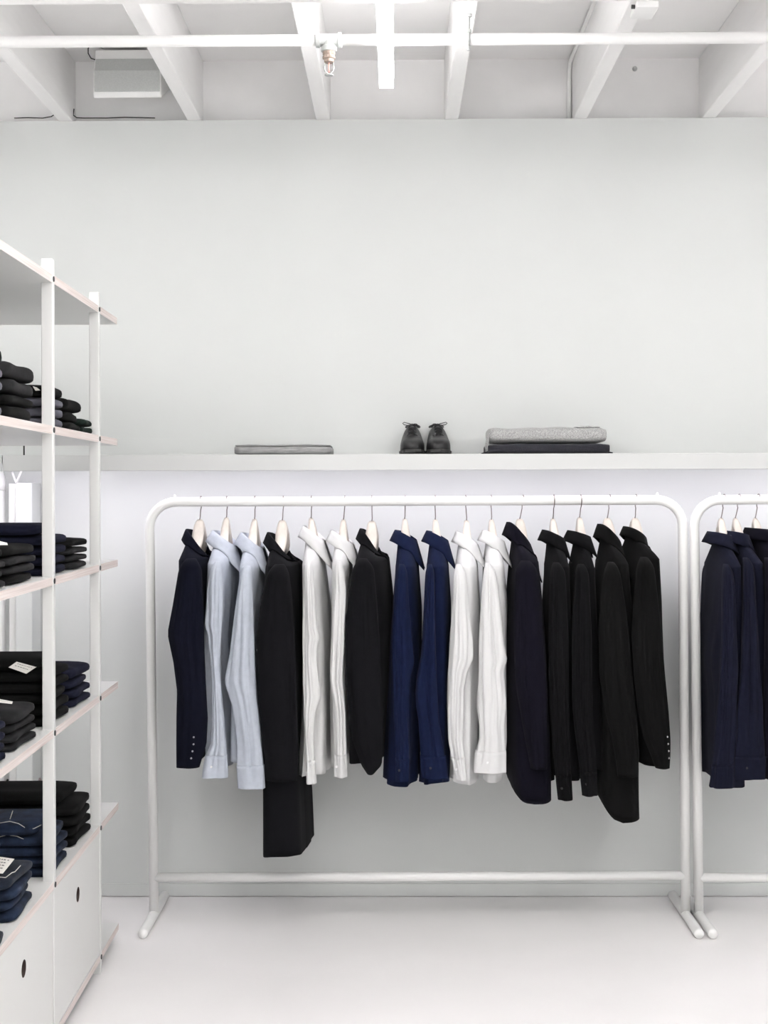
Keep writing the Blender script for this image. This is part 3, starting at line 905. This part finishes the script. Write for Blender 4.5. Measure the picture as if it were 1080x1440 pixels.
for lv, d0, d1, word, items, ty in ST:
    z = SZ[lv] + 0.0006
    for i, (mt, colw, h) in enumerate(items):
        seed += 1
        rnd = random.Random(seed)
        sb = -0.012 - rnd.uniform(0, 0.010)
        tall = (word.startswith('tall') or word == 'black denim stack') and i == len(items) - 1
        if tall: sb -= 0.035
        if word == 'low denim stack': sb = -0.002
        place = 'top' if (i == len(items) - 1 and i > 0) else ORD[i]
        lab = (f'folded {colw} {ty}, {place} in the {word}, {LV[lv - 1]}' if place in ('top', 'bottom') else f'folded {colw} {ty}, {place} up in the {word}, {LV[lv - 1]}') if len(items) > 1 else f'folded {colw} {ty} lying alone on the {LV[lv - 1]}'
        o = folded(lv, dl(d0) + rnd.uniform(0, .006), dl(d1) - rnd.uniform(0, .008), z, h, 0.36 + rnd.uniform(-.01, .01), sb, M[mt],
                   'folded_' + ty, ty, lab, seed, 'folded clothes on the shelving unit')
        z += h + 0.0004
        TOPS[(lv, word)] = (o, z, d0, d1, sb)

# paper tags that belong to single folded pieces
def tag(item, corners, rows, lift=0.0006):
    A, B, C, D_ = [Vector(c) for c in corners]            # A-B top edge, D-C bottom edge
    nrm = (B - A).cross(D_ - A).normalized()
    if nrm.dot(Vector((0, -1, 0.5))) < 0: nrm = -nrm
    V = [p + nrm * k for k in (0.0002, 0.0010) for p in (A, B, C, D_)]
    Fc = [(0, 1, 2, 3), (4, 7, 6, 5), (0, 4, 5, 1), (1, 5, 6, 2), (2, 6, 7, 3), (3, 7, 4, 0)]
    t_ = mesh('paper_label', V, Fc, M['paper'], item)
    t_['label'] = 'white printed paper label'
    V, Fc = [], []
    r_ = random.Random(7)
    for v in rows:
        u0 = 0.14
        while u0 < 0.84:
            u1 = u0 + r_.uniform(.04, .12)
            q = [(u0, v), (u1, v), (u1, v + .055), (u0, v + .055)]
            n0 = len(V)
            for uu, vv in q:
                V.append(A.lerp(B, uu).lerp(D_.lerp(C, uu), vv) + nrm * 0.0013)
            Fc.append((n0, n0 + 1, n0 + 2, n0 + 3))
            u0 = u1 + r_.uniform(.02, .06)
    child_of_mesh(mesh('print', V, Fc, M['ink'], item), t_)


def top_of(lv, word): return TOPS[(lv, word)]


o_, z_, d0_, d1_, sb_ = top_of(4, 'labelled blue denim stack')
loc = lambda x, y, z: UM @ Vector((x, y, z))
tag(o_, [loc(sb_ - .115, dl(d1_) - .03, z_ + .010), loc(sb_ - .035, dl(d1_) - .05, z_ + .004), loc(sb_ - .030, dl(d0_) + .035, z_ + .003), loc(sb_ - .110, dl(d0_) + .03, z_ + .009)], (.12, .30, .48, .66, .82))
o_, z_, d0_, d1_, sb_ = top_of(3, 'tallest black stack')
yf = d0_ - .012
tag(o_, [at(23.5, 930.5, yf), at(51.5, 938, yf), at(37, 947.5, yf - .004), at(12, 938.5, yf - .004)], (.2, .5))
o_, z_, d0_, d1_, sb_ = top_of(3, 'charcoal stack')
tag(o_, [at(-6, 982, d0_ - .006), at(18, 986.5, d0_ - .006), at(17, 990, d0_ - .008), at(-6, 987.5, d0_ - .008)], (.4,))
o_, z_, d0_, d1_, sb_ = top_of(2, 'outermost charcoal stack')
tag(o_, [at(-8, 759, d0_ - .006), at(10, 763.5, d0_ - .006), at(11, 766.5, d0_ - .008), at(-8, 766.5, d0_ - .008)], (.4,))
M['thread'] = mat('pale_thread', (0.50, 0.48, 0.44), 0.7)
o_, z_, d0_, d1_, sb_ = top_of(4, 'tall blue denim stack')
yf = d0_ - .004
for pts in ([(-5, 1158), (14, 1155), (26, 1158), (34, 1163), (38, 1168), (48, 1165), (58, 1160)], [(-5, 1178), (10, 1174), (24, 1176), (33, 1180), (36, 1184)], [(14, 1152), (18, 1140)]):
    mesh('pocket_stitching', *tube([at(x, y, yf) for x, y in pts], .0011, 5), M['thread'], o_, smooth=True)
o_, z_, d0_, d1_, sb_ = top_of(4, 'labelled blue denim stack')
yf = d0_ - .003
mesh('pocket_stitching', *tube([at(x, y, yf) for x, y in ((-5, 1233), (8, 1234), (17, 1227), (21, 1226), (29, 1217))], .0011, 5), M['thread'], o_, smooth=True)
o_, z_, d0_, d1_, sb_ = top_of(1, 'grey-blue and black stack')
yf = d0_ - .010
tag(o_, [at(46, 543, yf), at(52, 545, yf), at(57, 549, yf), at(50, 549.5, yf)], (.4,))

# ================================================================ things on the wall shelf
# grey folded cloth
xa, xb = at(330, 630, 4.73).x, at(465, 630, 4.73).x
fc = empty('folded_cloth', ((xa + xb) / 2, 4.84, zt), 'flat folded light grey cloth lying alone on the wall shelf', 'cloth')


def slab(x0, x1, y0, y1, z0, z1, e=4.0, n=28, seed=1, amp=0.001, rows=16):
    rnd = random.Random(seed)
    ph = [rnd.uniform(0, 6) for _ in range(4)]
    rings = []
    for i in range(rows + 1):
        f = i / rows
        x = x0 + (x1 - x0) * f
        ed = min(f, 1 - f)
        sc = 0.80 + 0.20 * min(1, ed / 0.05) ** 0.5
        ring = []
        for k in range(n):
            a = 2 * PI * k / n
            c, s = math.cos(a), math.sin(a)
            y = (y0 + y1) / 2 + (y1 - y0) / 2 * math.copysign(abs(c) ** (2 / e), c)
            z = (z0 + z1) / 2 + (z1 - z0) / 2 * sc * math.copysign(abs(s) ** (2 / e), s)
            if s > 0: z += amp * math.sin(f * 9 + ph[0]) + amp * .6 * math.sin(f * 21 + ph[1] + y * 30)
            else: z = z0 + (z - z0) * 1.0
            y += amp * math.sin(f * 13 + ph[2])
            ring.append((x, y, z))
        rings.append(ring)
    return loft(rings, True, True, True)


mesh('lower_layer', *slab(xa, xb, 4.722, 4.96, zt + 0.0005, zt + 0.030, 7, seed=3), M['greycloth'], fc, smooth=True)
mesh('upper_layer', *slab(xa + 0.003, xb - 0.004, 4.724, 4.955, zt + 0.0285, zt + 0.0355, 5, seed=4, amp=0.0006), M['greycloth'], fc, smooth=True)

# scarves
xa, xb = at(686, 630, 4.73).x, at(857, 630, 4.73).x
sc1 = empty('folded_scarf', ((xa + xb) / 2, 4.84, zt), 'midnight-blue fringed scarf folded beneath the grey one', 'scarf')
h1 = 0.036
mesh('folds', *slab(xa, xb, 4.722, 4.96, zt + 0.0005, zt + h1, 5, seed=6, amp=0.0015), M['navywool'], sc1, smooth=True)
rnd = random.Random(5)
for k in range(9):
    y = 4.735 + k * 0.016
    s = 1 if k % 3 else -1
    bx = xb - 0.004 if s > 0 else xa + 0.004
    pts = [(bx, y, zt + 0.012), (bx + s * 0.006, y + rnd.uniform(-.004, .004), zt + 0.006), (bx + s * (0.014 + rnd.uniform(0, .008)), y + rnd.uniform(-.008, .008), zt + 0.0035)]
    mesh('fringe_tassel', *tube(pts, 0.0022, 6), M['navywool'], sc1, smooth=True)
xa2, xb2 = at(689, 610, 4.73).x, at(853, 610, 4.73).x
sc2 = empty('folded_scarf', ((xa2 + xb2) / 2, 4.84, zt + h1), 'heathered light grey wool scarf folded on top of the dark scarf', 'scarf')
zsA, zsB = zt + h1 + 0.003, zt + h1 + 0.058
mesh('folds', *slab(xa2, xb2, 4.726, 4.95, zsA, zsB, 3.6, seed=9, amp=0.002, n=36, rows=26), M['greywool'], sc2, smooth=True)
mesh('turned_corner', *slab(xb2 - 0.095, xb2 - 0.012, 4.80, 4.90, zsB - 0.004, zsB + 0.008, 2.2, seed=10, amp=0.001), M['greywool'], sc2, smooth=True)
for k in range(7):
    y = 4.728 + k * 0.018
    pts = [(xa2 + 0.004, y, zsB - 0.018), (xa2 - 0.004, y - .002, zsB - 0.030), (xa2 - 0.008 - .003 * (k % 2), y + .002, zsA - 0.012), (xa2 - 0.007, y, zsA - 0.028)]
    mesh('fringe_tassel', *tube(pts, 0.0021, 6), M['greywool'], sc2, smooth=True)


# ---- shoes
def shoe(xc, mir, label):
    e = empty('leather_shoe', (xc, 4.85, zt), label, 'shoe', 'pair of black lace-up shoes')
    yt = 4.715                      # toe
    Ln = 0.275
    def outline(f):                 # half widths at distance f along the shoe
        kx = [0, .02, .06, .14, .28, .45, .62, .8, .92, 1]
        kw = [.006, .021, .033, .0415, .0445, .042, .037, .035, .031, .012]
        return float(np.interp(f, kx, kw))
    def shift(f):
        return mir * (0.006 * math.sin(f * PI) - 0.007 * f)
    zs0 = zt + 0.0006
    rings = []
    N = 30
    for lvl, gr in ((0, 0.0), (0.003, 0.002), (0.011, 0.0025), (0.0125, 0.001)):
        ring = []
        for side in (1, -1):
            fs = np.linspace(0, 1, N) if side > 0 else np.linspace(1, 0, N)[1:-1]
            for f in fs:
                f2 = f
                y = yt + Ln * f2
                lift = 0.006 * max(0, 1 - f2 / 0.15) ** 2 + (0.004 * (1 if 0.45 < f2 < 0.68 else 0) if lvl == 0 else 0)
                ring.append((xc + shift(f2) + side * (outline(f2) + gr), y + (-gr if f2 < .1 else gr * (f2 > .9)), zs0 + lvl + lift))
        rings.append(ring)
    mesh('sole', *loft(rings, True, True, True), M['sole'], e)
    # heel block
    hb = []
    for z in (zs0, zs0 + 0.013):
        hb.append([(xc + shift(.87) + 0.031 * math.cos(a), yt + Ln * 0.87 + 0.03 * math.sin(a), z + .0001) for a in [2 * PI * k / 20 for k in range(20)]])
    mesh('heel', *loft(hb, True, True, True), M['sole'], e)
    # upper: cross sections along the length
    kx = [0.0, .015, .05, .12, .22, .34, .44, .52, .60, .75, .9, .97, 1.0]
    kh = [.012, .020, .032, .041, .048, .060, .076, .090, .094, .090, .092, .090, .084]
    rings = []
    NS = 30
    for f in np.concatenate([[0.0, .008, .02], np.linspace(.04, 1, 34)]):
        w = max(outline(f) - 0.0015, 0.003)
        h = float(np.interp(f, kx, kh))
        topw = float(np.interp(f, [0, .2, .4, .55, .7, 1], [1.0, .98, .88, .76, .72, .80]))
        zb0 = zs0 + 0.0125 + 0.006 * max(0, 1 - f / 0.15) ** 2
        ring = []
        for k in range(NS):
            a = PI * k / (NS - 1)
            c, s = math.cos(a), math.sin(a)
            q = s
            x = w * math.copysign(abs(c) ** 0.55, c) * (1 - (1 - topw) * q ** 1.3)
            ring.append((xc + shift(f) + x, yt + Ln * f, zb0 + h * 0.98 * abs(s) ** 0.60))
        rings.append(ring)
    V, Fc = loft(rings, True, True, True)
    mesh('upper', V, Fc, M['leather'], e, smooth=True)
    # collar of the shoe: padded rim with a dark opening
    rim = []
    for k in range(29):
        a = 2 * PI * k / 28
        rim.append((xc + shift(.75) + 0.0245 * math.cos(a), yt + Ln * 0.755 + 0.062 * math.sin(a), zs0 + 0.103 + 0.004 * abs(math.sin(a))))
    mesh('collar_rim', *tube(rim, 0.0038, 8, False), M['leather'], e, smooth=True)
    # facings (the two lace flaps) and tongue
    for s in (1, -1):
        rr = []
        for f in np.linspace(.30, .56, 9):
            h = float(np.interp(f, kx, kh)) + zs0 + 0.0125
            ox = 0.005 + 0.004 * (f - .3) / .26
            y = yt + Ln * f
            x0_ = xc + shift(f) + s * ox
            x1_ = xc + shift(f) + s * (0.022 + 0.006 * (1 - (f - .3) / .26))
            rr.append([(x0_, y - .002, h + .0022), ((x0_ * .5 + x1_ * .5), y - .003, h - .0015 + .002), (x1_, y - .001, h - .0125), (x1_, y + .004, h - .017), (x0_, y + .004, h - .004)])
        mesh('facing', *loft(rr, True, True, True), M['leather'], e, smooth=True)
    for i, f in enumerate((.33, .39, .45, .51)):
        h = float(np.interp(f, kx, kh)) + zs0 + 0.0125
        y = yt + Ln * f - 0.004
        pts = [(xc + shift(f) - 0.013, y, h - .001), (xc + shift(f) - .004, y - .002, h + .004), (xc + shift(f) + .004, y - .002, h + .004), (xc + shift(f) + 0.013, y, h - .001)]
        mesh('lace', *tube(pts, 0.0019, 6), M['lace'], e, smooth=True)
    # bow
    f = .54
    hz_ = float(np.interp(f, kx, kh)) + zs0 + 0.0175
    bc = Vector((xc + shift(f), yt + Ln * f - 0.008, hz_))
    mesh('knot', *lathe([(0.001, -.004), (.0045, -.002), (.0045, .002), (.001, .004)], bc, 'X', 10), M['lace'], e, smooth=True)
    out = mir
    loop = [bc + Vector((out * q[0], -0.004, q[1])) for q in ((0, 0), (.010, .004), (.020, .006), (.029, .0085), (.034, .005), (.029, .0005), (.018, -.002), (.008, -.001), (0, 0))]
    mesh('lace_bow', *tube(loop, 0.0017, 6), M['lace'], e, smooth=True)
    loop2 = [bc + Vector((-out * q[0], -0.003, q[1])) for q in ((0, 0), (.008, .003), (.014, .003), (.019, .000))]
    mesh('lace_bow', *tube(loop2, 0.0016, 6), M['lace'], e, smooth=True)


shoe(at(581, 630, 4.75).x, -1, 'black leather lace-up shoe, standing on the folded grey cloth\'s side of its pair')
shoe(at(616, 630, 4.75).x, 1, 'black leather lace-up shoe, standing on the folded scarves\' side of its pair')

# ================================================================ ceiling fittings
YP = 3.90
zp = at(540, 56, YP).z
pipe = empty('sprinkler_pipe', (0, YP, zp), 'white sprinkler pipe slung below the ceiling joists', 'pipe')
xt = at(462.5, 56, YP).x
mesh('pipe_run', *tube([(X0 + 0.02, YP, zp), (xt - 0.028, YP, zp)], 0.0165, 20), M['pipe'], pipe, smooth=True)
mesh('pipe_run', *tube([(xt + 0.028, YP, zp), (X1 - 0.02, YP, zp)], 0.0165, 20), M['pipe'], pipe, smooth=True)
tee = mesh('tee_fitting', *join(
    lathe([(.0175, -.038), (.022, -.037), (.022, -.027), (.0185, -.025), (.0185, .025), (.022, .027), (.022, .037), (.0175, .038)], (xt, YP, zp), 'X', 24),
    lathe([(.0185, 0), (.0185, -.018), (.0225, -.020), (.0225, -.033), (.018, -.034)], (xt, YP, zp), 'Z', 24)), M['galv'], pipe, smooth=False)
zz = zp - 0.034
hd = mesh('sprinkler_head', *lathe([(.018, 0), (.018, -.009), (.0165, -.0095), (.0165, -.014), (.0185, -.0145), (.0185, -.020), (.0145, -.022), (.014, -.028), (.0145, -.030), (.0125, -.0315)], (xt, YP, zz), 'Z', 18), M['brass'], pipe)
for s in (1, -1):
    a_ = mesh('frame_arm', *tube([(xt + s * .0115, YP, zz - .031), (xt + s * .0135, YP, zz - .045), (xt + s * .011, YP, zz - .055), (xt + s * .003, YP, zz - .063)], .0024, 8), M['galv'], pipe, smooth=True)
    child_of_mesh(a_, hd)
child_of_mesh(mesh('glass_bulb', *tube([(xt, YP, zz - .032), (xt, YP, zz - .060)], .0027, 8), mat('bulb_pink', (0.75, 0.42, 0.38), 0.2), pipe, smooth=True), hd)
child_of_mesh(mesh('deflector', *lathe([(.0125, -.066), (.0125, -.068)], (xt, YP, zz), 'Z', 16), M['galv'], pipe), hd)
# pipe hanger clamp on the joist
xh_ = at(658.5, 40, YP).x
mesh('hanger_clamp', *join(
    tube([(xh_, YP, zp + 0.014), (xh_, YP, ZB - 0.010)], 0.0055, 10),
    lathe([(.0105, 0), (.0105, -.008)], (xh_, YP, ZB), 'Z', 6),
    lathe([(.0095, .028), (.0095, .019)], (xh_, YP, zp), 'Z', 6),
    tube([(xh_ + .0, YP + .0185 * math.cos(a), zp + .0185 * math.sin(a)) for a in [PI / 2 + 2 * PI * k / 20 for k in range(21)]], 0.0035, 6),
    lathe([(.006, -.018), (.006, -.030), (.003, -.033)], (xh_, YP, zp), 'Z', 8)), M['galv'], pipe)

# speaker
YS_ = 4.80
sp = empty('wall_speaker', (at(180, 100, YS_).x, YW, at(180, 138, YS_).z), 'grey-grilled white loudspeaker tucked between two ceiling joists', 'speaker')
sxa, sxb = at(131, 100, YS_).x, at(227, 100, YS_).x
zA, zB1, zC1, zD = at(180, 137, YS_).z, at(180, 130, YS_).z, at(180, 81, YS_).z, at(180, 66, YS_).z


zM = at(180, 100, YS_).z


def prism(x0, x1, prof):
    a = [(x0, y, z) for y, z in prof]; b = [(x1, y, z) for y, z in prof]
    return loft([a, b], True, True, True)


bevelled(mesh('cabinet', *prism(sxa, sxb, [(YS_ + .006, zA), (YS_ - .004, zB1), (YS_ - .003, zM), (YS_ + .020, zC1 + .002), (YS_ + .030, zD), (YS_ + .19, zD), (YS_ + .19, zA + .085), (YS_ + .05, zA + .022)]), M['pipe'], sp), 0.004, 2)
mesh('grille', *prism(sxa + .006, sxb - .006, [(YS_ - .008, zB1 + .002), (YS_ - .007, zM), (YS_ + .016, zC1 + .001), (YS_ + .035, zC1 - .002), (YS_ + .035, zB1 + .002)]), M['grille'], sp)
mesh('bracket', *box(sxb - .004, sxb + .014, YS_ + .06, YS_ + .09, (zA + zD) / 2 - .008, (zA + zD) / 2 + .008), M['galv'], sp)
cp = [at(x, y, YS_ + .02) for x, y in ((134, 84), (128, 82), (124, 75), (124, 68), (128, 62))]
setp(mesh('speaker_cable', *tube(cp + [cp[-1] + Vector((.03, .12, .02))], .0022, 6), M['cable'], None, smooth=True), 'short black cable looping out of the loudspeaker', 'cable')

# cables on the wall's top ledge
for i, (pts, m_, lb_) in enumerate((
        ([(20, 167), (40, 166.5), (60, 167), (72, 165), (80, 160)], 'cable', 'thin dark cable lying on the wall top under the loose end joist'),
        ([(104, 154), (103, 163), (108, 166.5), (118, 167), (150, 167), (175, 166), (200, 166.5), (218, 167)], 'cable', 'thin dark cable trailing along the wall top below the loudspeaker'))):
    P_ = [at(x, y - 1.0, YW + 0.02) for x, y in pts]
    P_ = [Vector((p.x, p.y, max(p.z, ZB + 0.003))) for p in P_]
    setp(mesh('ledge_cable', *tube(P_, .0020, 6), M[m_], None, smooth=True), lb_, 'cable')
# conduit dropping beside a joist
cx_ = at(800, 120, YW + .045)
setp(mesh('conduit', *tube([(cx_.x, YW + .047, ZB - .0), (cx_.x + .002, YW + .047, ZC - 0.06), (cx_.x + .004, YW + .03, ZC - .02), (cx_.x + .008, YW - .04, ZC - .01), (cx_.x + .008, 3.5, ZC - .01)], .0085, 12), M['pipe'], None, smooth=True),
     'white conduit running up the wall beside a joist', 'conduit')
# small junction box under the joist
jb = at(908, 9, 3.83)
jbe = empty('junction_box', (jb.x, 3.83, ZB), 'small white junction box screwed under a ceiling joist', 'junction box')
bevelled(mesh('box_body', *box(jb.x - .032, jb.x + .032, 3.80, 3.90, ZB - .018, ZB), M['pipe'], jbe), .003, 2)
mesh('connector', *lathe([(.006, -.006), (.006, .006)], (jb.x - .036, 3.82, ZB - .010), 'X', 10), M['dark'], jbe)
sd = at(620, 6, 4.3)
setp(mesh('smoke_detector', *lathe([(.045, 0), (.045, -.012), (.036, -.026), (.02, -.030)], (sd.x, 4.28, ZC - .0005), 'Z', 24), M['pipe'], None, smooth=True),
     'round white smoke detector on the ceiling deck', 'detector')
wb = at(892.5, 97, YW + .06)
setp(mesh('wall_bolt', *lathe([(.009, 0), (.009, -.005), (.004, -.009)], (wb.x, YW + .0598, wb.z), 'Y', 12), M['galv'], None), 'small bolt head on the upper wall between joists', 'bolt')

# ================================================================ white casing, pipe and cord behind the shelving unit
YC = 4.93
pa, pb, pc = at(11, 700, YC - .06).x, at(21.5, 700, YC - .06).x, at(51, 700, YC).x
zcs = at(20, 679, YC - .06).z
cs = empty('pipe_casing', ((pb + pc) / 2, YW, 0), 'tall white box casing against the wall behind the shelving unit', 'casing')
bevelled(mesh('casing_front', *box(pb, pc, YC - .06, YW - .009, 0, zcs), M['wall'], cs), .004, 2)
bevelled(mesh('casing_side', *box(pa, pb - .0005, YC - .05, YW - .009, 0, zcs - .002), M['lam'], cs), .003, 2)
wp = empty('drain_pipe', (at(2, 700, YC).x, YC, 0), 'white upright pipe with tapered cap standing beside the white casing', 'pipe')
xq = at(-1, 700, YC).x
rq = at(7, 700, YC).x - xq
zq_ = at(0, 681, YC).z
mesh('pipe_run', *tube([(xq, YC, 0), (xq, YC, zq_ - .02)], rq, 24), M['pipe'], wp, smooth=True)
mesh('pipe_cap', *lathe([(rq * 1.06, -.022), (rq * 1.1, .0), (rq * .75, .045), (rq * .6, .048)], (xq + .002, YC, zq_), 'Z', 24), M['pipe'], wp, smooth=True)
mesh('strap', *tube([at(17, 664, YC - .05), at(21, 674, YC - .055), at(23, 679, YC - .06), at(26, 672, YC - .06), at(30, 662, YC - .05)], .004, 8), M['pipe'], cs, smooth=True)
YK = 4.96
cord = empty('power_cord', at(30, 1108, YK), 'thin grey power cord with round plug drooping on the wall', 'cord')
mesh('wire', *tube([at(x, y, YK) for x, y in ((9, 1103), (14, 1106), (22, 1108), (32, 1108), (42, 1105), (49, 1101), (54, 1106), (56, 1125))], .0022, 6), M['chrome'], cord, smooth=True)
mesh('plug', *lathe([(.008, -.02), (.014, -.012), (.014, .012), (.009, .02)], at(50.5, 1099, YK), 'X', 14), mat('plug_plastic', (0.33, 0.27, 0.27), 0.4), cord, smooth=True)
mesh('clip', *join(tube([at(6, 1094, YK), at(8, 1104, YK)], .005, 8), tube([at(11, 1096, YK), at(8, 1104, YK)], .004, 8)), M['cable'], cord, smooth=True)
